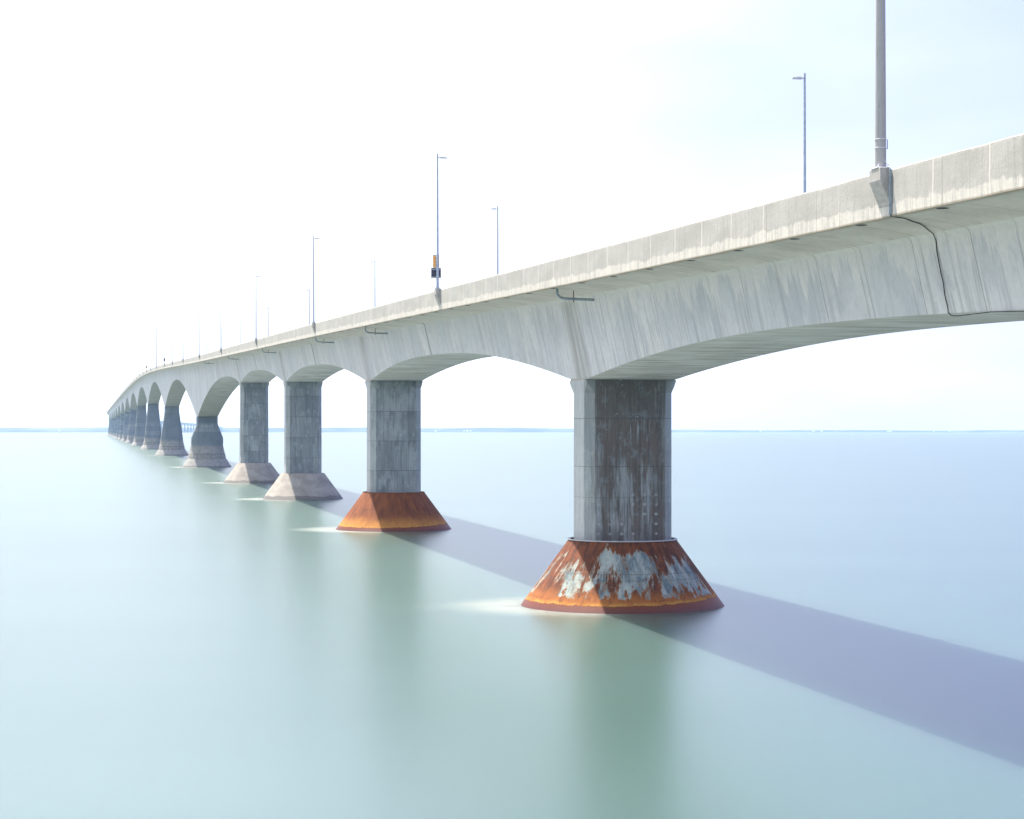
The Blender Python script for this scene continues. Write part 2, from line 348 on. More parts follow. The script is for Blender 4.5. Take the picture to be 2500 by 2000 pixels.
    c = t.mix(t.ramp(g, 0.35, 0.65, 0, 0.3), c, (0.10, 0.045, 0.03))
    t.bump(t.add(g, rm), 0.5, 0.03)
    return t.out(c, t.ramp(wet, 0, 1, 0.8, 0.5))

def mat_plain(name, c1, c2, rough=0.6, scale=3.0, metallic=0.0, spec=0.4):
    t = NT(name); p = t.coords('Object')
    c = t.mix(t.ramp(t.noise(p, (scale,) * 3, 5, 0.65), 0.35, 0.65), c1, c2)
    t.b.inputs['Metallic'].default_value = metallic
    return t.out(c, rough, spec)

def mat_concrete_pole():
    t = NT('speckled pole concrete'); p = t.coords('Object')
    c = t.mix(t.ramp(t.noise(p, (60, 60, 60), 3), 0.4, 0.6), (0.30, 0.29, 0.275), (0.42, 0.405, 0.385))
    c = t.mix(t.ramp(t.noise(p, (14, 14, 0.7), 4, 0.7), 0.58, 0.66, 0, 0.5), c, (0.16, 0.155, 0.15))
    return t.out(c, 0.85)

def mat_asphalt():
    t = NT('asphalt'); p = t.coords('Object')
    c = t.mix(t.noise(p, (2, 2, 2), 6), (0.04, 0.04, 0.042), (0.075, 0.075, 0.075))
    return t.out(c, 0.9)

def mat_land():
    t = NT('wooded shore'); p = t.coords('Object'); x, y, z = t.sep(p)
    c = t.mix(t.ramp(t.noise(p, (0.004, 0.004, 0.05), 5), 0.4, 0.6), (0.045, 0.055, 0.055), (0.085, 0.095, 0.085))
    c = t.mix(t.ramp(t.noise(p, (0.0012, 0.0012, 0.0), 3, off=(3, 1, 0)), 0.6, 0.66, 0, 0.6), c, (0.15, 0.15, 0.12))
    return t.out(c, 0.95, 0.1)

def mat_water(foam_pts):
    t = NT('milky sea water')
    p = t.coords('Object'); x, y, z = t.sep(p)
    big = t.noise(p, (0.010, 0.030, 1), 4, 0.5)
    fine = t.noise(p, (0.010, 0.11, 1), 3, 0.5)
    lane = t.noise(p, (0.003, 0.022, 1), 2, 0.5, off=(4, 2, 0))
    c = t.mix(t.ramp(big, 0.35, 0.65), WATER_A, WATER_B)
    c = t.mix(t.ramp(fine, 0.35, 0.75, 0, 0.18), c, WATER_C)
    c = t.mix(t.ramp(lane, 0.4, 0.8, 0, 0.16), c, WATER_C)
    # greener band along the pier line: the piers' green reflection put into the colour
    d = t.math('ABSOLUTE', t.add(t.mul(x, 0.979), t.mul(y, 0.202), -30.7 + 3.0))
    silt = t.mul(t.ramp(d, 26, 2), t.ramp(t.noise(p, (0.02, 0.05, 1), 3), 0.3, 0.7, 0.5, 1))
    c = t.mix(t.mul(silt, 0.4), c, WATER_G)
    fm = None
    for (fx, fy, r) in foam_pts:
        q = t.scaled(p, (1 / (r * 1.5), 1 / (r * 1.4), 0), (-(fx - r * 0.5) / (r * 1.5), -(fy - r * 0.1) / (r * 1.4), 0))
        ln = t.n('ShaderNodeVectorMath', operation='LENGTH'); t.l(q, ln.inputs[0])
        q2 = t.scaled(p, (1 / (r * 1.6), 1 / (r * 0.65), 0), (-(fx - r * 1.2) / (r * 1.6), -(fy - r * 0.3) / (r * 0.65), 0))
        ln2 = t.n('ShaderNodeVectorMath', operation='LENGTH'); t.l(q2, ln2.inputs[0])
        a = t.math('MAXIMUM', t.ramp(ln.outputs['Value'], 0.45, 1.0, 0.5, 0), t.ramp(ln2.outputs['Value'], 0.0, 1.0, 0.10, 0))
        fm = a if fm is None else t.math('MAXIMUM', fm, a)
    fm = t.mul(fm, t.ramp(t.noise(p, (0.16, 0.7, 1), 4), 0.25, 0.75, 0.55, 1))
    c = t.mix(t.mul(fm, 0.6), c, (0.60, 0.60, 0.55))
    t.put(t.b.inputs['Roughness'], t.ramp(fm, 0, 1, WATER_ROUGH, 0.7))
    t.b.inputs['IOR'].default_value = WATER_IOR
    t.put(t.b.inputs['Base Color'], c)
    # turbid water: light spreads sideways under the surface, so shadows on it have soft edges
    t.b.subsurface_method = 'BURLEY'
    t.b.inputs['Subsurface Weight'].default_value = 1.0
    t.b.inputs['Subsurface Radius'].default_value = (1.0, 1.1, 1.0)
    t.b.inputs['Subsurface Scale'].default_value = 5.0
    return t.m

WATER_A, WATER_B, WATER_C, WATER_G = (0.024, 0.070, 0.064), (0.030, 0.079, 0.072), (0.054, 0.100, 0.096), (0.029, 0.078, 0.044)
WATER_ROUGH, WATER_IOR = 0.29, 2.25

# ----------------------------------------------------------------------------- mesh helpers
def link(name, me, mats, parent=None, loc=(0, 0, 0), rotz=0.0):
    o = bpy.data.objects.new(name, me)
    col.objects.link(o)
    for m in (mats if isinstance(mats, (list, tuple)) else [mats]):
        if m and m.name not in [s.name for s in me.materials if s]:
            me.materials.append(m)
    o.parent = parent
    o.location = loc
    o.rotation_euler = (0, 0, rotz)
    return o

def tag(o, label=None, cat=None, group=None, kind=None):
    if label: o['label'] = label
    if cat: o['category'] = cat
    if group: o['group'] = group
    if kind: o['kind'] = kind
    return o

def empty(name, loc, rotz=0.0):
    o = bpy.data.objects.new(name, None); col.objects.link(o)
    o.location = loc; o.rotation_euler = (0, 0, rotz); o.empty_display_size = 0.5
    return o

def mesh_from(bm, name, smooth_angle=None):
    me = bpy.data.meshes.new(name)
    bm.normal_update()
    bmesh.ops.recalc_face_normals(bm, faces=bm.faces)
    bm.to_mesh(me); bm.free()
    if smooth_angle is not None:
        for p in me.polygons: p.use_smooth = True
        me.set_sharp_from_angle(angle=R(smooth_angle))
    return me

def box(bm, c, s, bev=0.0, rot=None):
    r = bmesh.ops.create_cube(bm, size=1.0)
    vs = r['verts']
    bmesh.ops.scale(bm, verts=vs, vec=s)
    if bev:
        es = {e for v in vs for e in v.link_edges}
        rr = bmesh.ops.bevel(bm, geom=list(es), offset=bev, segments=2, affect='EDGES', profile=0.6)
        vs = list({v for f in rr['faces'] for v in f.verts} | {v for v in vs if v.is_valid})
    if rot is not None:
        bmesh.ops.rotate(bm, verts=vs, cent=(0, 0, 0), matrix=rot)
    bmesh.ops.translate(bm, verts=vs, vec=c)

def tube(bm, pts, rad, n=8, cap=True):
    pts = [Vector(p) for p in pts]
    rads = rad if isinstance(rad, (list, tuple)) else [rad] * len(pts)
    rings = []
    up = None
    for i, p in enumerate(pts):
        d = (pts[min(i + 1, len(pts) - 1)] - pts[max(i - 1, 0)]).normalized()
        if up is None:
            up = Vector((0, 0, 1)) if abs(d.z) < 0.9 else Vector((1, 0, 0))
        a = d.cross(up)
        if a.length < 1e-4: a = d.cross(Vector((1, 0.3, 0)))
        a.normalize(); b = d.cross(a).normalized(); up = a.cross(d).normalized()
        rings.append([bm.verts.new(p + rads[i] * (math.cos(k * 2 * math.pi / n) * a + math.sin(k * 2 * math.pi / n) * b)) for k in range(n)])
    for r0, r1 in zip(rings, rings[1:]):
        for k in range(n):
            bm.faces.new((r0[k], r0[(k + 1) % n], r1[(k + 1) % n], r1[k]))
    if cap:
        bm.faces.new(rings[0][::-1]); bm.faces.new(rings[-1])

def loft(bm, loops, cap=True):
    rows = [[bm.verts.new(p) for p in lp] for lp in loops]
    n = len(rows[0])
    for a, b in zip(rows, rows[1:]):
        for k in range(n):
            bm.faces.new((a[k], a[(k + 1) % n], b[(k + 1) % n], b[k]))
    if cap:
        bm.faces.new(rows[0][::-1]); bm.faces.new(rows[-1])

# ----------------------------------------------------------------------------- the line of the bridge
A0 = math.atan(0.2065)
X1, Y1 = 6.52, 120.1
def heading(S):
    def lerp(a, b, t): t = max(0, min(1, t)); t = t * t * (3 - 2 * t); return a + (b - a) * t
    return lerp(A0, R(6.1), (S - 3000) / 3760)
DS = 25.0
_path = {}
def _build_path():
    x, y = X1, Y1
    _path[0] = (x, y)
    for i in range(0, 560):
        a = heading((i + 0.5) * DS)
        x -= math.sin(a) * DS; y += math.cos(a) * DS
        _path[i + 1] = (x, y)
_build_path()
def P(S, lat=0.0):
    if S <= 0:
        a = A0; x = X1 - math.sin(a) * S; y = Y1 + math.cos(a) * S
    else:
        i = min(int(S // DS), 559); f = S / DS - i
        x0, y0 = _path[i]; x1, y1 = _path[i + 1]
        x = x0 + (x1 - x0) * f; y = y0 + (y1 - y0) * f
        a = heading(S)
    return x + lat * math.cos(a), y + lat * math.sin(a)
def drop(x, y): return -(x * x + y * y) / (2 * EARTH)

# parapet top level along the bridge, from the near approach up to the level main spans
LEV = [(-260, 15.2), (-120, 17.3), (-62, 18.40), (-41, 18.84), (-20, 19.29), (0, 19.75), (27, 20.38), (53, 20.96), (110, 22.22), (193, 23.98),
       (279, 25.80), (364, 27.60), (450, 29.50), (560, 32.0), (683, 34.65), (814, 37.0), (958, 39.0), (1150, 40.4), (1358, 41.0), (1800, 41.3),
       (2600, 41.2), (9000, 41.0), (10500, 40.0), (12000, 36.0), (14000, 26.0)]
def level(S):
    n = len(LEV)
    for i in range(n - 1):
        if S <= LEV[i + 1][0] or i == n - 2:
            s0, e0 = LEV[i]; s1, e1 = LEV[i + 1]
            m0 = (e1 - LEV[i - 1][1]) / (s1 - LEV[i - 1][0]) if i > 0 else (e1 - e0) / (s1 - s0)
            m1 = (LEV[i + 2][1] - e0) / (LEV[i + 2][0] - s0) if i + 2 < n else (e1 - e0) / (s1 - s0)
            h = s1 - s0; t = (S - s0) / h
            return ((2*t**3 - 3*t*t + 1) * e0 + (t**3 - 2*t*t + t) * h * m0 + (-2*t**3 + 3*t*t) * e1 + (t**3 - t*t) * h * m1)
PH = 1.47                                         # face of the parapet and slab edge
HW = 6.20                                         # half width of the deck

APPROACH = [-186.0, -93.0, 0.0, 93.0, 186.0, 279.0]
MAIN = [444.0 + 250.0 * k for k in range(50)]
PIERS = [(s, 'a') for s in APPROACH] + [(s, 'm') for s in MAIN]

def depth(S):
    best = 0.0; acc = 0.0
    for s, k in PIERS:
        d = abs(S - s)
        if k == 'a':
            if d < 93.5:
                d = max(0, d - 1.8)
                acc += (2.65 + 2.33 * max(0, 1 - d / 44.7) ** 1.9) ** 9
        elif d < (166 if s < 500 and S < s else 250):
            d = max(0, d - 3.6)
            acc += (3.6 + 10.5 * max(0, 1 - d / 121.4) ** 1.75) ** 9
    return acc ** (1 / 9) if acc else 3.6
def bottom_half(S):
    dp = depth(S)
    main = S > 330
    return 3.12 - 0.42 * max(0, min(1, (dp - (3.8 if main else 2.6)) / (10 if main else 2.15)))

BR = Vector((X1, Y1, 0))
bridge = empty('bridge', BR)
tag(bridge, 'long grey concrete box girder bridge on arched piers running out across the sea', 'bridge')

M_web, M_over, M_soff, M_par = mat_web(), mat_overhang(), mat_soffit(), mat_parapet()
M_col1, M_col, M_main = mat_column(True), mat_column(False), mat_mainpier()
M_cc, M_r1, M_r2 = mat_cone_concrete(), mat_cone_rust(True), mat_cone_rust(False)
M_galv = mat_plain('galvanised steel', (0.30, 0.345, 0.40), (0.40, 0.445, 0.50), 0.5, 4)
M_steel = mat_plain('dull pipe steel', (0.22, 0.27, 0.30), (0.32, 0.37, 0.40), 0.45, 6)
M_lamp = mat_plain('pale lamp housing', (0.50, 0.50, 0.51), (0.60, 0.60, 0.61), 0.45, 8)
M_black = mat_plain('black rubber', (0.012, 0.012, 0.013), (0.03, 0.03, 0.032), 0.6, 9)
M_rustbar = mat_plain('rusty bar', (0.09, 0.05, 0.03), (0.16, 0.085, 0.05), 0.8, 9)
M_white = mat_plain('white strap steel', (0.72, 0.74, 0.77), (0.80, 0.81, 0.83), 0.4, 5)
M_orange = mat_plain('orange sign back', (0.80, 0.36, 0.07), (0.86, 0.42, 0.09), 0.5, 4)
M_dark = mat_plain('dark panel', (0.028, 0.034, 0.055), (0.045, 0.05, 0.075), 0.35, 4)
M_grey = mat_plain('grey sign edge', (0.36, 0.37, 0.40), (0.46, 0.47, 0.50), 0.5, 4)
M_signw = mat_plain('white sign face', (0.50, 0.56, 0.63), (0.56, 0.61, 0.67), 0.4, 4)
M_cpole = mat_concrete_pole()
M_asph = mat_asphalt()
M_dkconc = mat_plain('shadowless joint rubber', (0.02, 0.02, 0.02), (0.05, 0.05, 0.05), 0.8, 5)
M_dkconc.name = 'joint rubber'

def wpt(S, lat, z):
    x, y = P(S, lat)
    return Vector((x, y, z + drop(x, y))) - BR

def section(S):
    """(lat, z, v) from the near deck edge under the girder to the far one; v = metres of surface below the parapet top"""
    zt = level(S); zb = zt - PH; dp = depth(S); hb = bottom_half(S)
    half = [(-HW, zb), (-5.65, zb - 0.015), (-4.6, zb - 0.13), (-3.95, zb - 0.23), (-3.77, zb - 0.29), (-3.66, zb - 0.39), (-3.60, zb - 0.53), (-3.57, zb - 0.72)]
    t = 0.0
    pts = [(l, z) for l, z in half] + [(-hb, zb - dp)]
    pts = pts + [(-l, z) for l, z in reversed(pts)]
    return pts

def stations(a, b):
    st = [a]; s = a
    while s < b - 1e-6:
        step = 1.55 if s < 120 else 3 if s < 450 else 6.25 if s < 1200 else 12.5 if s < 4000 else 25
        s = min(b, s + step)
        if b - s < step * 0.4: s = b
        st.append(s)
    return st

def girder(a, b):
    bm = bmesh.new(); uvl = bm.loops.layers.uv.new('UVMap')
    rows = []
    for S in stations(a, b):
        sec = section(S); v = PH; vv = []
        for i, q in enumerate(sec):
            if i: v += math.hypot(q[0] - sec[i-1][0], q[1] - sec[i-1][1])
            vv.append(v)
        zt = level(S)
        ring = [bm.verts.new(wpt(S, l, z)) for l, z in sec]
        top = [bm.verts.new(wpt(S, l, zt - PH + 0.35)) for l in (HW, -HW)]
        rows.append((S, ring + top, vv + [v + 0.35, v + 12.5], sec))
    n = len(rows[0][1])
    for (S0, r0, v0, c0), (S1, r1, v1, c1) in zip(rows, rows[1:]):
        for k in range(n):
            k2 = (k + 1) % n
            f = bm.faces.new((r0[k], r0[k2], r1[k2], r1[k]))
            if k == 8: mi, ua, ub, wa, wb = 2, 0, 5.5, 0, 5.5
            elif 4 <= k <= 7 or 9 <= k <= 12: mi = 0
            elif k < 18: mi = 1
            else: mi = 1
            f.material_index = mi
            def vcoord(vl, kk, sec):
                if mi == 0:       # metres below the top of the web
                    kk = kk if kk <= 8 else 17 - kk
                    return {4: -0.1, 5: 0.08, 6: 0.28, 7: 0.52}.get(kk, 0.52 + math.hypot(sec[8][0] - sec[7][0], sec[8][1] - sec[7][1]))
                if mi == 2: return 0.0 if kk == 8 else 5.4
                if kk > 10 and k < 18: return vl[len(vl) - 3] + PH - vl[kk]
                return vl[kk]
            if k == n - 1:
                vs = [(S0, 9), (S0, 9.35), (S1, 9.35), (S1, 9)]
            else:
                vs = [(S0, vcoord(v0, k, c0)), (S0, vcoord(v0, k2, c0)), (S1, vcoord(v1, k2, c1)), (S1, vcoord(v1, k, c1))]
            for lp, q in zip(f.loops, vs): lp[uvl].uv = q
    bm.faces.new(rows[0][1][::-1]); bm.faces.new(rows[-1][1])
    return link('girder', mesh_from(bm, 'girder', 22), [M_web, M_over, M_soff], bridge)

# expansion joints between the girders (black gaps on the web)
cuts = [-235.0, -139.5, -46.5]
joints = []
for (s0, k0), (s1, k1) in zip(PIERS, PIERS[1:]):
    if s0 >= 0:
        if k0 == 'a' and k1 == 'a': cuts.append((s0 + s1) / 2 + (4.0 if s0 < 90 else 0)); joints.append(cuts[-1])
        elif k1 == 'm' and k0 == 'a': cuts.append(335.0); joints.append(335.0)
        else: cuts.append(s0 + 96.0 if s0 < 2600 else s0 + 125.0); joints.append(cuts[-1])
cuts.append(PIERS[-1][0] + 120)
GIRD = {}
for a, b in zip(cuts, cuts[1:]):
    GIRD[a] = girder(a, b)
for jS in joints:
    if jS > 2600: break
    wj = 0.05 if jS < 60 else 0.14 if jS < 400 else 0.22
    e0 = 0.012
    for sgn in (-1, 1):
        bm = bmesh.new()
        sec = section(jS)
        lp = [(sec[i] if sgn < 0 else sec[17 - i]) for i in range(3, 9)]
        rows = []
        for l, z in lp:
            o = -1 if sgn < 0 else 1
            rows.append([bm.verts.new(wpt(jS + ds, l + o * dl, z - dz)) for ds, dl, dz in ((-wj, e0, e0), (wj, e0, e0), (wj, -0.05, -0.02), (-wj, -0.05, -0.02))])
        for r0, r1 in zip(rows, rows[1:]):
            for k in range(4): bm.faces.new((r0[k], r0[(k+1) % 4], r1[(k+1) % 4], r1[k]))
        bm.faces.new(rows[0][::-1]); bm.faces.new(rows[-1])
        link('expansion_joint', mesh_from(bm, 'expansion_joint'), M_dkconc, GIRD[jS])

S_END = cuts[-1]
def parapet(sgn):
    bm = bmesh.new(); uvl = bm.loops.layers.uv.new('UVMap')
    rnd = random.Random(9 + sgn)
    rows = []
    zz = [0.0, 0.05, 0.5, 1.0, PH]
    for S in stations(cuts[0], S_END):
        zt = level(S) + (rnd.uniform(-0.012, 0.012) if S < 300 else 0)
        pr = [(HW, zt - PH, PH), (HW, zt - 0.03, 0.03), (HW - 0.03, zt, 0), (HW - 0.26, zt, -0.3), (HW - 0.32, zt - 0.7, -1.0), (HW - 0.5, zt - PH + 0.354, -1.4)]
        # bottom seated on the slab edge: outer skin 4 mm proud of the slab
        rows.append((S, [bm.verts.new(wpt(S, sgn * (l + (0.004 if l == HW else 0)), z - (0.004 if i == 0 else 0))) for i, (l, z, _) in enumerate(pr)] + [bm.verts.new(wpt(S, sgn * (HW - 0.06), zt - PH + 0.354))] + [bm.verts.new(wpt(S, sgn * (HW - 0.06), zt - PH - 0.004))],
                     [q[2] for q in pr] + [-2.0, 2.0]))
    n = 8
    for (S0, r0, v0), (S1, r1, v1) in zip(rows, rows[1:]):
        for k in range(n):
            k2 = (k + 1) % n
            f = bm.faces.new((r0[k], r0[k2], r1[k2], r1[k]))
            for lp, q in zip(f.loops, ((S0, v0[k]), (S0, v0[k2]), (S1, v1[k2]), (S1, v1[k]))): lp[uvl].uv = q
    bm.faces.new(rows[0][1][::-1]); bm.faces.new(rows[-1][1])
    o = link('parapet', mesh_from(bm, 'parapet'), M_par, bridge)
    return o
for sg in (-1, 1): parapet(sg)

bm = bmesh.new(); prev = None
for S in stations(cuts[0], S_END):
    z = level(S) - PH + 0.362
    r = [bm.verts.new(wpt(S, -5.5, z)), bm.verts.new(wpt(S, 0, z + 0.06)), bm.verts.new(wpt(S, 5.5, z))]
    if prev:
        bm.faces.new((prev[0], prev[1], r[1], r[0])); bm.faces.new((prev[1], prev[2], r[2], r[1]))
    prev = r
link('roadway', mesh_from(bm, 'roadway'), M_asph, bridge)

# ----------------------------------------------------------------------------- piers
def octo(hw, hl, ch, z):
    cy = ch if ch < 1 else ch * 0.6
    return [(-hw, -hl + cy, z), (-hw + ch, -hl, z), (hw - ch, -hl, z), (hw, -hl + cy, z), (hw, hl - cy, z), (hw - ch, hl, z), (-hw + ch, hl, z), (-hw, hl - cy, z)]

def ring_blend(hw, hl, ch, z, f, n=48):
    """outline between the chamfered rectangle (f = 0) and an ellipse (f = 1), same vertex order at every level"""
    c = octo(hw, hl, ch, z)
    pts = []
    for i in range(8):
        p, q = Vector(c[i]), Vector(c[(i + 1) % 8])
        for k in range(n // 8):
            o = p + (q - p) * (k / (n // 8))
            a = math.atan2(o.y / hl, o.x / hw)
            e = Vector((hw * math.cos(a), hl * math.sin(a), z))
            pts.append(o + (e - o) * f)
    return pts

def lathe(prof, n=96, jag=0.0, seed=1):
    bm = bmesh.new(); uvl = bm.loops.layers.uv.new('UVMap')
    rows = [[bm.verts.new((-r * math.sin(2 * math.pi * k / n), r * math.cos(2 * math.pi * k / n), z)) for k in range(n)] for r, z, _ in prof]
    for j in range(len(rows) - 1):
        for k in range(n):
            k2 = (k + 1) % n
            f = bm.faces.new((rows[j][k], rows[j][k2], rows[j+1][k2], rows[j+1][k]))
            ks = (k - n / 2) / n * 30.0; ks2 = (k + 1 - n / 2) / n * 30.0
            for lp, q in zip(f.loops, ((ks, prof[j][2]), (ks2, prof[j][2]), (ks2, prof[j+1][2]), (ks, prof[j+1][2]))): lp[uvl].uv = q
    bm.faces.new(rows[0][::-1]); bm.faces.new(rows[-1])
    return bm

for i, (S, kind) in enumerate(PIERS):
    x, y = P(S); dz = drop(x, y)
    a = heading(max(S, 0))
    pier = empty('pier', Vector((x, y, dz)) - BR, a); pier.parent = bridge
    ztop = level(S) - PH - depth(S)
    if kind == 'a':
        zc = 3.82 if S < 90 else 3.78
        bm = bmesh.new()
        hw, hl, ch = 2.65, 1.80, 0.55
        loft(bm, [octo(hw, hl, ch, zc - 0.3), octo(hw, hl, ch, ztop - 0.80), octo(2.74, 1.86, 0.27, ztop - 0.40), octo(2.76, 1.89, 0.05, ztop - 0.12),
                  octo(2.76, 1.89, 0.05, ztop - 0.05)])
        link('column', mesh_from(bm, 'column'), M_col1 if S == 0 else M_col, pier)
        bm = bmesh.new()
        loft(bm, [octo(2.71, 1.85, 0.03, ztop - 0.06), octo(2.71, 1.85, 0.03, ztop + 0.25)])
        link('bearing', mesh_from(bm, 'bearing'), M_over, pier)
        rb, rt = 6.0, 3.22
        slope = (rb - rt) / zc
        prof = [(rb + 2.5 * slope, -2.5, -2.5)] + [(rb - slope * z, z, z) for z in (0, 0.6, 1.2, 1.8, 2.4, 3.0, zc)]
        if S < 90 or S == 93.0:
            prof += [(rt + 0.0, zc + 0.10, zc + 0.1), (rt - 0.05, zc + 0.10, zc + 0.12), (rt - 0.06, zc + 0.0, zc + 0.2)]
        else:
            prof += [(rt - 0.06, zc + 0.06, zc + 0.06)]
        bm = lathe(prof)
        mt = M_r1 if S <= 0 else M_r2 if S == 93.0 else M_cc
        c = link('ice_shield', mesh_from(bm, 'ice_shield', 25), mt, pier)
        if S == 0.0:
            c['label'] = 'rusty cone with peeling pale blue paint'
            pier['label'] = 'nearest pier with a brown stained column on a peeling rusty cone'
            bm = bmesh.new()
            n = 96
            for rr, z0, z1 in ((rt + 0.015, zc + 0.06, zc + 0.115),):
                ro = [[bm.verts.new((r * math.sin(2*math.pi*k/n), -r * math.cos(2*math.pi*k/n), z)) for k in range(n)] for r, z in ((rr + 0.012, z0), (rr + 0.012, z1), (rr - 0.10, z1 + 0.006), (rr - 0.10, z0))]
                for q in range(4):
                    for k in range(n): bm.faces.new((ro[q][k], ro[q][(k+1) % n], ro[(q+1) % 4][(k+1) % n], ro[(q+1) % 4][k]))
            link('rim', mesh_from(bm, 'rim', 30), M_grey, pier)
        elif S == 93.0:
            c['label'] = 'cone of orange rusty steel'
            pier['label'] = 'second pier with a grey column on an orange rusty cone'
        if S == 279.0:      # framed ladder panel on the narrow side of this column
            bm = bmesh.new()
            for (ya, yb, za, zb2) in ((-1.2, -1.05, zc, 11.5), (0.35, 0.5, zc, 11.5)):
                pass
            box(bm, (-2.71, -0.95, 9.2), (0.10, 0.12, 8.2)); box(bm, (-2.71, 0.55, 7.2), (0.10, 0.12, 6.5))
            for zz in (4.2, 6.1, 8.0, 9.9): box(bm, (-2.71, -0.2, zz), (0.08, 1.38, 0.12))
            link('ladder', mesh_from(bm, 'ladder'), M_lamp, pier)
    else:
        zt = ztop
        zw = 8.0 if S < 500 else 6.8
        zn = zt - 2.0
        ch0 = 0.12
        bm = bmesh.new()
        loft(bm, [ring_blend(w, l, c_, z, 1.0) for z, w, l, c_ in ((-2.5, 8.1, 7.0, 3), (0.0, 6.75, 5.7, 2.8), (1.2, 5.95, 5.0, 2.5), (2.15, 5.4, 4.5, 2.25), (2.3, 5.3, 4.4, 2.2))])
        c = link('ice_shield', mesh_from(bm, 'ice_shield', 35), M_main, pier)
        bm = bmesh.new()
        loft(bm, [ring_blend(5.2, 4.3, 2.15, 2.2, 1.0), ring_blend(4.95, 4.1, 2.05, 3.6, 1.0), ring_blend(4.85, 4.0, 2.0, 3.75, 1.0), ring_blend(4.62, 3.9, 1.85, 4.8, 0.85), ring_blend(4.4, 3.8, 1.7, 5.8, 0.4),
                  ring_blend(4.25, 3.7, 1.6, 6.6, 0.0), ring_blend(4.2, 3.65, 1.5, zw, 0.0), ring_blend(2.73, 3.55, 0.15, zn, 0.0), ring_blend(2.73, 3.55, 0.10, zt - 0.02, 0.0)])
        link('column', mesh_from(bm, 'column', 30), M_main, pier)

# ----------------------------------------------------------------------------- fittings of the bridge
def bracket(S):
    x, y = P(S, -HW - 0.004); z = level(S)
    L, p = 0.46, 0.33
    bm = bmesh.new()
    prof = [(0.02, 0.06), (-p, 0.06), (-p, -0.34), (-0.03, -1.00), (-0.03, -1.12), (0.02, -1.12)]
    a = [bm.verts.new((q, -L, zz)) for q, zz in prof]; b = [bm.verts.new((q, L, zz)) for q, zz in prof]
    for k in range(len(prof)):
        k2 = (k + 1) % len(prof); bm.faces.new((a[k], a[k2], b[k2], b[k]))
    bm.faces.new(a[::-1]); bm.faces.new(b)
    if S < 300:
        bmesh.ops.bevel(bm, geom=[e for e in bm.edges], offset=0.012, segments=1, affect='EDGES')
    return link('lamp_bracket', mesh_from(bm, 'lamp_bracket'), M_br, bridge, Vector((x, y, z + drop(x, y))) - BR, heading(max(S, 0)))
M_br = mat_plain('bracket concrete', (0.33, 0.31, 0.28), (0.41, 0.385, 0.35), 0.9, 5)

MASTS = [-55.9, 682.7, 1358.0]
NEAR = [27.9, 111.4, 193.3, 279.2, 360.3, 447.2, 522.6, 591.8, 761.5, 828.0, 897.0] + [897 + 77.0 * k for k in range(1, 16) if abs(897 + 77.0 * k - 1358) > 25]
FARL = [-14.6, 68.1, 151.5, 234.5, 317.9, 400.5, 475.4, 557.9, 646.0] + [646 + 80.0 * k for k in range(1, 18)]
for S in MASTS + NEAR: bracket(S)

def drain_pipe(S, hang=True):
    z = level(S) - PH
    bm = bmesh.new()
    pts = [(-5.68, 0.0), (-5.68, -0.25), (-5.63, -0.38), (-5.5, -0.49), (-5.3, -0.54), (-5.1, -0.555), (-3.5, -0.60)]
    tube(bm, [wpt(S, l, z + q) for l, q in pts], 0.075, 10)
    o = link('drain_pipe', mesh_from(bm, 'drain_pipe', 40), M_steel, bridge)
    bm = bmesh.new()
    box(bm, wpt(S, -4.75, z - 0.36), (0.05, 0.05, 0.78))
    link('hanger', mesh_from(bm, 'hanger'), M_rustbar, o)
for S in (-7.5, 72.5, 115.5, 190.0, 268.5, 350.0): drain_pipe(S)

# scuppers: dark slots in the underside next to the deck edge
k = 0
S = -72.6
while S < 190:
    z = level(S) - PH
    bm = bmesh.new()
    r = bmesh.ops.create_uvsphere(bm, u_segments=12, v_segments=6, radius=1)
    for v in bm.verts:
        l = -5.86 + v.co.x * 0.20; s = S + v.co.y * 0.26
        v.co = wpt(s, l, z - 0.012 + v.co.z * 0.016)
    link('scupper', mesh_from(bm, 'scupper', 60), M_black, bridge)
    S += 6.5

# black cable from the mast bracket, under the overhang, down the web and along its lower edge
def web_pt(S, f, off=0.035):
    sec = section(S); (l0, z0), (l1, z1) = sec[7], sec[8]
    return wpt(S, l0 + (l1 - l0) * f - off, z0 + (z1 - z0) * f)
def over_pt(S, l, off=0.03):
    sec = section(S)
    for (l0, z0), (l1, z1) in zip(sec[:8], sec[1:8]):
        if l0 <= l <= l1: return wpt(S, l, z0 + (z1 - z0) * (l - l0) / (l1 - l0) - off)
    return wpt(S, l, sec[0][1] - off)
cs = -55.9 - 0.62
pts = [wpt(cs, -HW - 0.05, level(cs) - 0.02), wpt(cs, -HW - 0.05, level(cs) - 0.75), wpt(cs, -HW - 0.05, level(cs) - PH - 0.02), over_pt(-56.52, -6.05), over_pt(-56.32, -5.70), over_pt(-55.82, -5.25), over_pt(-55.57, -4.90), over_pt(-55.02, -4.50),
       over_pt(-54.42, -4.10), over_pt(-54.12, -3.80, 0.05), over_pt(-53.92, -3.62, 0.05), web_pt(-53.87, 0.08), web_pt(-53.82, 0.38), web_pt(-53.84, 0.55), web_pt(-53.75, 0.72), web_pt(-53.77, 0.92), web_pt(-53.72, 0.99), web_pt(-53.92, 1.035), web_pt(-54.42, 1.045), web_pt(-56.92, 1.01), web_pt(-67.42, 1.0), web_pt(-96.42, 1.0)]
bm = bmesh.new(); tube(bm, pts, 0.017, 8)
link('cable', mesh_from(bm, 'cable', 60), M_black, bridge)
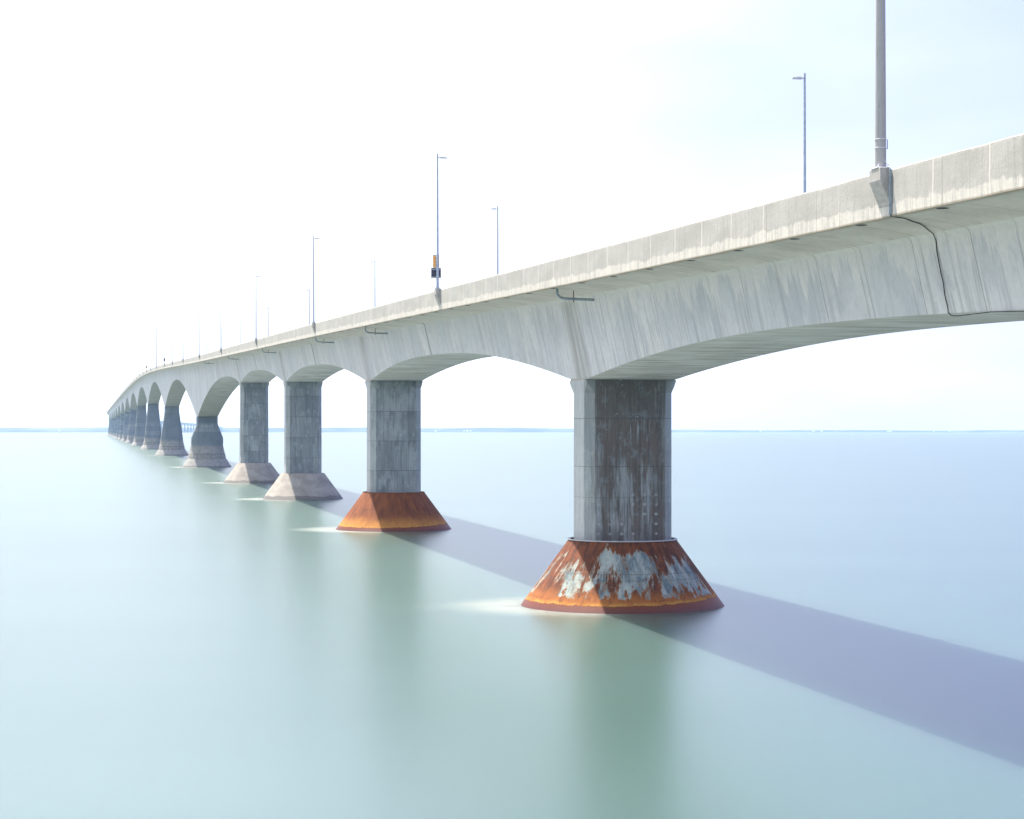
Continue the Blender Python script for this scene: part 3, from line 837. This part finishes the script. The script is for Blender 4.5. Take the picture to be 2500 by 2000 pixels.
for off, mt in ((-0.55, M_steel),):
    bm = bmesh.new()
    tube(bm, [wpt(-55.9 + off, -HW - 0.05, level(cs) + 0.03), wpt(-55.9 + off, -HW - 0.06, level(cs) - 0.3), wpt(-55.9 + off, -HW - 0.06, level(cs) - PH + 0.05)], 0.028, 8)
    tube(bm, [wpt(-55.9 + off - 0.09, -HW - 0.05, level(cs) - 0.05), wpt(-55.9 + off - 0.09, -HW - 0.05, level(cs) - PH + 0.05)], 0.018, 8)
    link('conduit', mesh_from(bm, 'conduit', 60), mt, bridge)

# ----------------------------------------------------------------------------- lamps
def lamp_meshes():
    H = 9.70
    bm = bmesh.new()
    tube(bm, [(0, 0, 0.03), (0, 0, 0.18), (0, 0, 0.20), (0, 0, H)], [0.125, 0.115, 0.098, 0.058], 12)
    bmp = mesh_from(bm, 'pole', 40)
    bm = bmesh.new()
    box(bm, (0.40, 0, H - 0.27), (0.56, 0.26, 0.09), 0.02)
    box(bm, (0.34, 0, H - 0.205), (0.30, 0.17, 0.05), 0.012)
    tube(bm, [(0.03, 0, H - 0.21), (0.14, 0, H - 0.235)], 0.03, 8)
    head = mesh_from(bm, 'lamp_head', 35)
    bm = bmesh.new()
    box(bm, (0, 0, 0.015), (0.36, 0.36, 0.03))
    for sx in (-1, 1):
        for sy in (-1, 1): tube(bm, [(sx * 0.13, sy * 0.13, 0.02), (sx * 0.13, sy * 0.13, 0.11)], 0.018, 6)
    plate = mesh_from(bm, 'base_plate')
    return bmp, head, plate
ORD = ['first', 'second', 'third', 'fourth', 'fifth', 'sixth', 'seventh', 'eighth', 'ninth', 'tenth', 'eleventh', 'twelfth', 'thirteenth', 'fourteenth', 'fifteenth', 'sixteenth',
       'seventeenth', 'eighteenth', 'nineteenth', 'twentieth', 'twenty-first', 'twenty-second', 'twenty-third', 'twenty-fourth', 'twenty-fifth', 'twenty-sixth', 'twenty-seventh', 'twenty-eighth']
mp, mh, mb = lamp_meshes()
lamp0 = empty('street_lamp', (0, 0, 0))
link('pole', mp, M_galv, lamp0); link('lamp_head', mh, M_lamp, lamp0); link('base_plate', mb, M_galv, lamp0)
used = False
def place_lamp(S, side, label, group):
    global used
    if not used:
        o = lamp0; used = True
    else:
        o = lamp0.copy(); col.objects.link(o)
        for ch in lamp0.children:
            c = ch.copy(); col.objects.link(c); c.parent = o
    lat = side * (HW + (0.16 if side < 0 else -0.14))
    x, y = P(S, lat)
    o.location = (x, y, level(S) + (0.062 if side < 0 else 0.002) + drop(x, y))
    o.rotation_euler = (0, 0, heading(max(S, 0)) + (0 if side < 0 else math.pi))
    tag(o, label, 'street lamp', group)
    return o
for i, S in enumerate(NEAR):
    if i == 0: lb = 'slim grey lamp post on the near parapet carrying the orange and black panels'
    else: lb = f'slim grey lamp post on the near parapet, {ORD[i-1]} beyond the post with orange panel'
    place_lamp(S, -1, lb, 'lamp posts along the near parapet')
for i, S in enumerate(FARL):
    if i == 0: lb = 'bluish lamp post behind the near parapet, next to the thick mast'
    elif i == 1: lb = 'slim lamp post behind the parapet carrying a white telephone sign'
    else: lb = f'slim lamp post along the far parapet, {ORD[i-2]} beyond the telephone sign'
    place_lamp(S, 1, lb, 'lamp posts along the far parapet')

# thick masts
for i, S in enumerate(MASTS):
    lat = -HW - 0.14
    x, y = P(S, lat)
    lb = ['thick grey mast with white steel bands rising from the near parapet bracket', 'tall mast rising above its neighbour lamps over the near parapet', 'faint tall mast far along the near parapet where the bridge bends'][i]
    o = empty('mast', (x, y, level(S) + 0.062 + drop(x, y)), heading(max(S, 0)))
    tag(o, lb, 'mast', 'tall masts on the near parapet')
    bm = bmesh.new(); r0 = 0.178 if i == 0 else 0.15
    tube(bm, [(0, 0, 0.02), (0, 0, 15.0)], [r0, 0.10], 20)
    link('pole', mesh_from(bm, 'pole', 40), M_cpole if i == 0 else M_galv, o)
    bm = bmesh.new(); box(bm, (0, 0, 0.018), (0.44, 0.60, 0.03), 0.008)
    for sx in (-1, 1):
        for sy in (-1, 1): tube(bm, [(sx * 0.17, sy * 0.24, 0.02), (sx * 0.17, sy * 0.24, 0.13)], 0.024, 8)
    link('base_plate', mesh_from(bm, 'base_plate'), M_white, o)
    bm = bmesh.new(); box(bm, (0.5, 0, 14.7), (0.75, 0.30, 0.10), 0.02); tube(bm, [(0.05, 0, 14.75), (0.2, 0, 14.74)], 0.035, 8)
    link('lamp_head', mesh_from(bm, 'lamp_head', 35), M_lamp, o)
    if i == 0:
        for zz in (0.66, 0.93):
            bm = bmesh.new(); tube(bm, [(0.182 * math.cos(k * math.pi / 16), 0.182 * math.sin(k * math.pi / 16), zz + 0.004 * math.sin(k)) for k in range(33)], 0.009, 6, False)
            link('band', mesh_from(bm, 'band', 60), M_white, o)
        bm = bmesh.new()
        tube(bm, [(0.19, -0.03, 0.93), (0.215, -0.03, 0.92), (0.215, -0.03, 0.64), (0.19, -0.03, 0.64)], 0.012, 6)
        link('handle', mesh_from(bm, 'handle', 60), M_black, o)
        bm = bmesh.new()
        tube(bm, [(0.09, -0.17, 0.22), (0.11, -0.21, 0.20), (0.13, -0.23, 0.10), (0.13, -0.24, 0.03), (0.05, -0.46, 0.02), (0.10, -0.53, 0.0), (0.12, -0.545, -0.12)], 0.014, 6)
        link('wire', mesh_from(bm, 'wire', 60), M_white, o)

# panels on the signed lamp (seen from behind) and the telephone sign on the opposite one
S = NEAR[0]; x, y = P(S, -HW - 0.16); zb = level(S) + 0.062
def sign_root(name, label, S, side, z, cat='sign', group=None):
    lat = side * (HW + (0.16 if side < 0 else -0.14))
    x, y = P(S, lat)
    o = empty(name, (x, y, z + drop(x, y)), heading(max(S, 0)))
    tag(o, label, cat, group); return o
o = sign_root('warning_panel', 'tall narrow orange panel with grey edges strapped to the signed lamp post', S, -1, zb + 2.42 - 0.44)
bm = bmesh.new(); box(bm, (-0.085, 0.12, 0), (0.46, 0.012, 0.86), 0.004); link('panel', mesh_from(bm, 'panel'), M_orange, o)
bm = bmesh.new()
for q in (-0.46, 0.46): box(bm, (-0.085, 0.12, q), (0.46, 0.016, 0.07), 0.004)
box(bm, (-0.085, 0.104, 0), (0.07, 0.02, 0.98))
link('frame', mesh_from(bm, 'frame'), M_grey, o)
bm = bmesh.new()
for q in (-0.15, 0.33): tube(bm, [(0.10 * math.cos(k * math.pi / 8), 0.10 * math.sin(k * math.pi / 8), q) for k in range(17)], 0.008, 6, False)
link('strap', mesh_from(bm, 'strap', 60), M_white, o)
o = sign_root('message_board', 'square black board with pale rails strapped under the orange panel', S, -1, zb + 1.15)
bm = bmesh.new(); box(bm, (-0.085, 0.15, 0), (0.71, 0.06, 0.72), 0.01); link('board', mesh_from(bm, 'board'), M_dark, o)
bm = bmesh.new()
for q in (-0.30, 0.25): box(bm, (-0.085, 0.108, q), (0.64, 0.03, 0.06), 0.006)
link('rail', mesh_from(bm, 'rail'), M_grey, o)
bm = bmesh.new()
for q in (-0.58, -0.26, 0.28): tube(bm, [(0.105 * math.cos(k * math.pi / 8), 0.105 * math.sin(k * math.pi / 8), q) for k in range(17)], 0.008, 6, False)
tube(bm, [(-0.14, 0.12, -0.36), (-0.12, 0.08, -0.45), (-0.09, 0.02, -0.52)], 0.012, 6)
link('strap', mesh_from(bm, 'strap', 60), M_white, o)

S = FARL[1]
o = sign_root('telephone_sign', 'small white sign with a dark telephone handset on the far lamp post', S, 1, level(S) + 1.72)
bm = bmesh.new(); box(bm, (-0.29, -0.09, 0), (0.48, 0.012, 0.43), 0.004); link('panel', mesh_from(bm, 'panel'), M_signw, o)
bm = bmesh.new()
arc = [(-0.22 - 0.085 * math.cos(q), -0.1, 0.15 * math.sin(q)) for q in [R(d) for d in range(-80, 81, 16)]]
tube(bm, arc, [0.030, 0.034, 0.026, 0.020, 0.018, 0.018, 0.018, 0.020, 0.026, 0.034, 0.030], 8)
link('handset_symbol', mesh_from(bm, 'handset_symbol', 60), M_dark, o)
bm = bmesh.new()
for q in (-0.12, 0.0, 0.12): tube(bm, [(0.09 * math.cos(k * math.pi / 8), 0.09 * math.sin(k * math.pi / 8), q) for k in range(17)], 0.008, 6, False)
link('strap', mesh_from(bm, 'strap', 60), M_white, o)

for S, side, hh, lb in ((591.8, -1, 1.5, 'small dark board on a distant near-side lamp post, left of the tall mast'), (828.0, -1, 1.6, 'tiny brown board on a far lamp post beyond the tall mast'), (726.0, 1, 1.0, 'tiny bluish board low on a distant far-side lamp post')):
    o = sign_root('lamp_board', lb, S, side, level(S) + hh, group='small boards on distant lamp posts')
    bm = bmesh.new(); box(bm, (-0.05, -0.13, 0), (0.55, 0.03, 0.9), 0.005); link('panel', mesh_from(bm, 'panel'), M_dark if side < 0 and S < 700 else M_rustbar if side < 0 else M_grey, o)

# chalk scrawl on the first flared pier: strokes on the neck face
def scrawl():
    S = 444.0; x, y = P(S); a = heading(S)
    zt = level(S) - PH - depth(S); zn = zt - 2.0
    bm = bmesh.new()
    # strokes in (x, z) on the sloping front face just under the neck
    strokes = [[(-1.55, .75), (-1.6, .35), (-1.75, 0)], [(-1.35, .1), (-1.3, .45), (-1.05, .5)], [(-.95, .25), (-.7, .35), (-.85, .55), (-1.0, .2), (-.75, .08)],
               [(-.5, .1), (-.4, .7)], [(-.45, .35), (-.2, .5), (-.25, .1)], [(0.0, .1), (.02, .5)], [(.2, .45), (.25, .1), (.5, .15), (.5, .5)],
               [(.7, .42), (.8, .5), (.9, .42), (.85, .2), (.75, .2), (.7, .42)], [(1.25, .85), (1.1, .4), (1.25, .1), (1.5, .05)], [(1.6, .9), (1.7, .55)]]
    for st in strokes:
        pts = []
        for px, pz in st:
            z = zn - 0.95 + pz
            f = max(0, (zn - z)) / (zn - 8.0)
            pts.append((px, -3.55 - 0.10 * f - 0.015, z))
        tube(bm, pts, 0.042, 5)
    return mesh_from(bm, 'scrawl'), x, y, a
me, x, y, a = scrawl()
o = link('graffiti', me, mat_plain('white scrawl paint', (0.5, 0.51, 0.5), (0.62, 0.63, 0.62), 0.8), None, (x, y, 0), a)
pr = [c for c in bridge.children if c.name.startswith('pier')][6]
o.parent = pr; o.location = (0, 0, 0); o.rotation_euler = (0, 0, 0)
o['label'] = 'white painted scrawl'

# ----------------------------------------------------------------------------- sea, shore, houses
foam = []
for S, kind in PIERS[2:16]:
    x, y = P(S); foam.append((x, y, 6.0 if kind == 'a' else 6.75))
bm = bmesh.new()
NA = 144
rs = [0.0, 420, 700, 1000, 1400, 2000, 2800, 4000, 5500, 7000, 8500, 10000, 11500, 13000, 14500, 16000]
c0 = bm.verts.new((0, 0, 0)); prev = None
for r in rs[1:]:
    ring = []
    for k in range(NA):
        th = 2 * math.pi * k / NA
        cy = math.cos(th)
        lim = 16000 if cy > 0.05 else 620
        rr = min(r, lim * (0.9 + 0.1 * r / 16000))
        xx, yy = rr * math.sin(th), rr * math.cos(th)
        ring.append(bm.verts.new((xx, yy, drop(xx, yy))))
    if prev is None:
        for k in range(NA): bm.faces.new((c0, ring[k], ring[(k+1) % NA]))
    else:
        for k in range(NA): bm.faces.new((prev[k], ring[k], ring[(k+1) % NA], prev[(k+1) % NA]))
    prev = ring
me = mesh_from(bm, 'sea')
for p in me.polygons: p.use_smooth = True
if me.polygons[0].normal.z < 0: me.flip_normals()
sea = tag(link('sea', me, mat_water(foam)), 'calm milky turquoise sea with pale foam at the pier feet', 'sea', kind='structure')

from mathutils import noise as mnoise
def shore_height(th):
    """tree top level above the local sea along the far shore, th in radians from the view axis, + to the right"""
    base = 30 if th < -0.05 else 28 - 13 * max(0, min(1, (th - 0.0) / 0.12))
    return base + 3.6 * mnoise.noise(Vector((th * 26, 1.7, 0))) + 2.2 * mnoise.noise(Vector((th * 110, 5.2, 0))) + 0.9 * mnoise.noise(Vector((th * 600, 9.2, 0)))
bm = bmesh.new(); rows = []
NS = 900
for i in range(NS + 1):
    th = R(-62) + R(124) * i / NS
    r0 = 12500 + 500 * mnoise.noise(Vector((th * 6, 0, 3)))
    h = shore_height(th)
    row = []
    for dr, hh in ((0, -2.0), (6, 2.5), (30, h * 0.45), (160, h * 0.8), (420, h), (800, h * 0.9), (1500, h * 0.6), (2200, -2)):
        r = r0 + dr; xx, yy = r * math.sin(th), r * math.cos(th)
        row.append(bm.verts.new((xx, yy, hh + drop(xx, yy) + (0.8 * mnoise.noise(Vector((th * 900, dr * 0.02, 1))) if hh > 5 else 0))))
    rows.append(row)
for a_, b_ in zip(rows, rows[1:]):
    for k in range(len(a_) - 1): bm.faces.new((a_[k], b_[k], b_[k+1], a_[k+1]))
me = mesh_from(bm, 'far_shore')
tag(link('far_shore', me, mat_land()), 'low wooded far shore along the horizon', 'shore', kind='structure')

M_hw = mat_plain('white house wall', (0.75, 0.75, 0.74), (0.82, 0.82, 0.80), 0.7, 0.3)
M_hr = mat_plain('grey house roof', (0.20, 0.19, 0.19), (0.28, 0.27, 0.27), 0.8, 0.3)
def house(px, w, h, d, label):
    th = math.atan((px - 1250.0) / 4963.0)
    r0 = 12500 + 500 * mnoise.noise(Vector((th * 6, 0, 3))) + 8
    x, y = r0 * math.sin(th), r0 * math.cos(th)
    o = empty('house', (x, y, drop(x, y) + 2.5), -th)
    tag(o, label, 'house', 'white houses on the far shore')
    bm = bmesh.new(); box(bm, (0, 0, h / 2), (w, d, h)); link('wall', mesh_from(bm, 'wall'), M_hw, o)
    bm = bmesh.new()
    a = [bm.verts.new(q) for q in ((-w/2 - .5, -d/2 - .5, h + .01), (w/2 + .5, -d/2 - .5, h + .01), (w/2 + .5, d/2 + .5, h + .01), (-w/2 - .5, d/2 + .5, h + .01), (-w/2 - .5, 0, h + d * 0.35), (w/2 + .5, 0, h + d * 0.35))]
    for f in ((0, 1, 5, 4), (2, 3, 4, 5), (0, 4, 3), (1, 2, 5), (3, 2, 1, 0)): bm.faces.new([a[i] for i in f])
    link('roof', mesh_from(bm, 'roof'), M_hr, o)
for px, w, h, d, lb in ((1064, 11, 6, 10, 'white house on the far shore just right of the second pier'), (1133, 9, 5, 9, 'small white house, left one of three at the middle of the far shore'),
                        (1141, 12, 7, 10, 'white house, middle one of three at the middle of the far shore'), (1149, 9, 6, 9, 'white house, right one of three at the middle of the far shore'),
                        (1857, 9, 8, 9, 'lone white house on the far shore right of the nearest pier'), (1986, 14, 9, 11, 'taller white house of the pair on the right far shore'),
                        (2006, 12, 6, 10, 'lower white house of the pair on the right far shore'), (2172, 22, 9, 14, 'broad white barn on the far shore towards the right'),
                        (2280, 8, 10, 8, 'narrow white house on the far shore beside the last one'), (2318, 12, 7, 10, 'white house, rightmost on the far shore'),
                        (146, 14, 9, 12, 'white house on the left far shore beyond the bridge')):
    house(px, w * 1.3, h * 1.2, d, lb)

# ----------------------------------------------------------------------------- haze, sky, sun, camera
HAZE = 0.000048
bm = bmesh.new(); box(bm, (0, 7700, 18), (33000, 17600, 112))
me = mesh_from(bm, 'haze')
hm = bpy.data.materials.new('haze'); hm.use_nodes = True
hn = hm.node_tree; hn.nodes.remove(hn.nodes['Principled BSDF'])
pv = hn.nodes.new('ShaderNodeVolumePrincipled')
pv.inputs['Color'].default_value = (0.50, 0.72, 1.0, 1); pv.inputs['Density'].default_value = HAZE; pv.inputs['Anisotropy'].default_value = 0.2
hn.links.new(pv.outputs[0], hn.nodes['Material Output'].inputs['Volume'])
tag(link('haze', me, hm), kind='stuff')

SUN_AZ, SUN_EL = R(-40.5), R(67)
d = Vector((math.sin(SUN_AZ) * math.cos(SUN_EL), math.cos(SUN_AZ) * math.cos(SUN_EL), math.sin(SUN_EL)))
sl = bpy.data.lights.new('sun', 'SUN'); sl.energy = 4.6; sl.angle = R(0.5); sl.color = (1.0, 0.92, 0.80)
so = bpy.data.objects.new('sun', sl); col.objects.link(so)
so.rotation_euler = d.to_track_quat('Z', 'Y').to_euler(); so.location = (-200, 200, 500)

VEIL_WHITE, VEIL_BLUE = (4.05, 4.28, 5.0), (2.02, 2.3, 3.85)
w = bpy.data.worlds.new('World'); scene.world = w; w.use_nodes = True
sky = w.node_tree.nodes.new('ShaderNodeTexSky'); sky.sky_type = 'NISHITA'; sky.sun_disc = False
sky.sun_elevation = SUN_EL; sky.sun_rotation = SUN_AZ; sky.altitude = 0; sky.air_density = 1.0; sky.dust_density = 1.5; sky.ozone_density = 1.0
bg = w.node_tree.nodes['Background']; bg.inputs[1].default_value = 0.13
# thin high veil of cloud: it whitens the sky, less so towards the upper right where blue shows through
wn = w.node_tree
def wnode(typ, **kw):
    nd = wn.nodes.new(typ)
    for k_, v_ in kw.items(): setattr(nd, k_, v_)
    return nd
tc = wnode('ShaderNodeTexCoord')
mp_ = wnode('ShaderNodeMapping'); mp_.inputs[3].default_value = (2.2, 2.2, 7.0); wn.links.new(tc.outputs['Generated'], mp_.inputs[0])
nz = wnode('ShaderNodeTexNoise'); nz.inputs['Scale'].default_value = 1.3; nz.inputs['Detail'].default_value = 5; wn.links.new(mp_.outputs[0], nz.inputs['Vector'])
mr = wnode('ShaderNodeMapRange', interpolation_type='SMOOTHSTEP'); wn.links.new(nz.outputs[0], mr.inputs[0])
mr.inputs[1].default_value = 0.3; mr.inputs[2].default_value = 0.7; mr.inputs[3].default_value = -0.13; mr.inputs[4].default_value = 0.13
dp = wnode('ShaderNodeVectorMath', operation='DOT_PRODUCT'); wn.links.new(tc.outputs['Generated'], dp.inputs[0]); dp.inputs[1].default_value = (1.9, 0.3, 1.2)
ad = wnode('ShaderNodeMath', operation='ADD'); wn.links.new(dp.outputs['Value'], ad.inputs[0]); wn.links.new(mr.outputs[0], ad.inputs[1])
m2 = wnode('ShaderNodeMapRange', interpolation_type='SMOOTHSTEP'); wn.links.new(ad.outputs[0], m2.inputs[0])
m2.inputs[1].default_value = 0.28; m2.inputs[2].default_value = 0.98
veil = wnode('ShaderNodeMix', data_type='RGBA'); wn.links.new(m2.outputs[0], veil.inputs[0])
veil.inputs[6].default_value = (*VEIL_WHITE, 1); veil.inputs[7].default_value = (*VEIL_BLUE, 1)
mxn = wnode('ShaderNodeMix', data_type='RGBA'); mxn.inputs[0].default_value = 0.88; wn.links.new(sky.outputs[0], mxn.inputs[6]); wn.links.new(veil.outputs[2], mxn.inputs[7])
wn.links.new(mxn.outputs[2], bg.inputs[0])

cam = bpy.data.cameras.new('camera'); co = bpy.data.objects.new('camera', cam); col.objects.link(co)
cam.sensor_width = 36; cam.lens = 4963.0 / 2500 * 36
co.location = (0, 0, 10.39); co.rotation_euler = (R(90), 0, 0)
cam.shift_y = 47.5 / 2500
cam.clip_end = 60000; cam.clip_start = 0.5
scene.camera = co

scene.view_settings.view_transform = 'Standard'; scene.view_settings.look = 'None'
scene.view_settings.exposure = 1.38; scene.view_settings.gamma = 1.0
scene.cycles.use_denoising = True
scene.cycles.max_bounces = 8; scene.cycles.volume_bounces = 1; scene.cycles.diffuse_bounces = 4
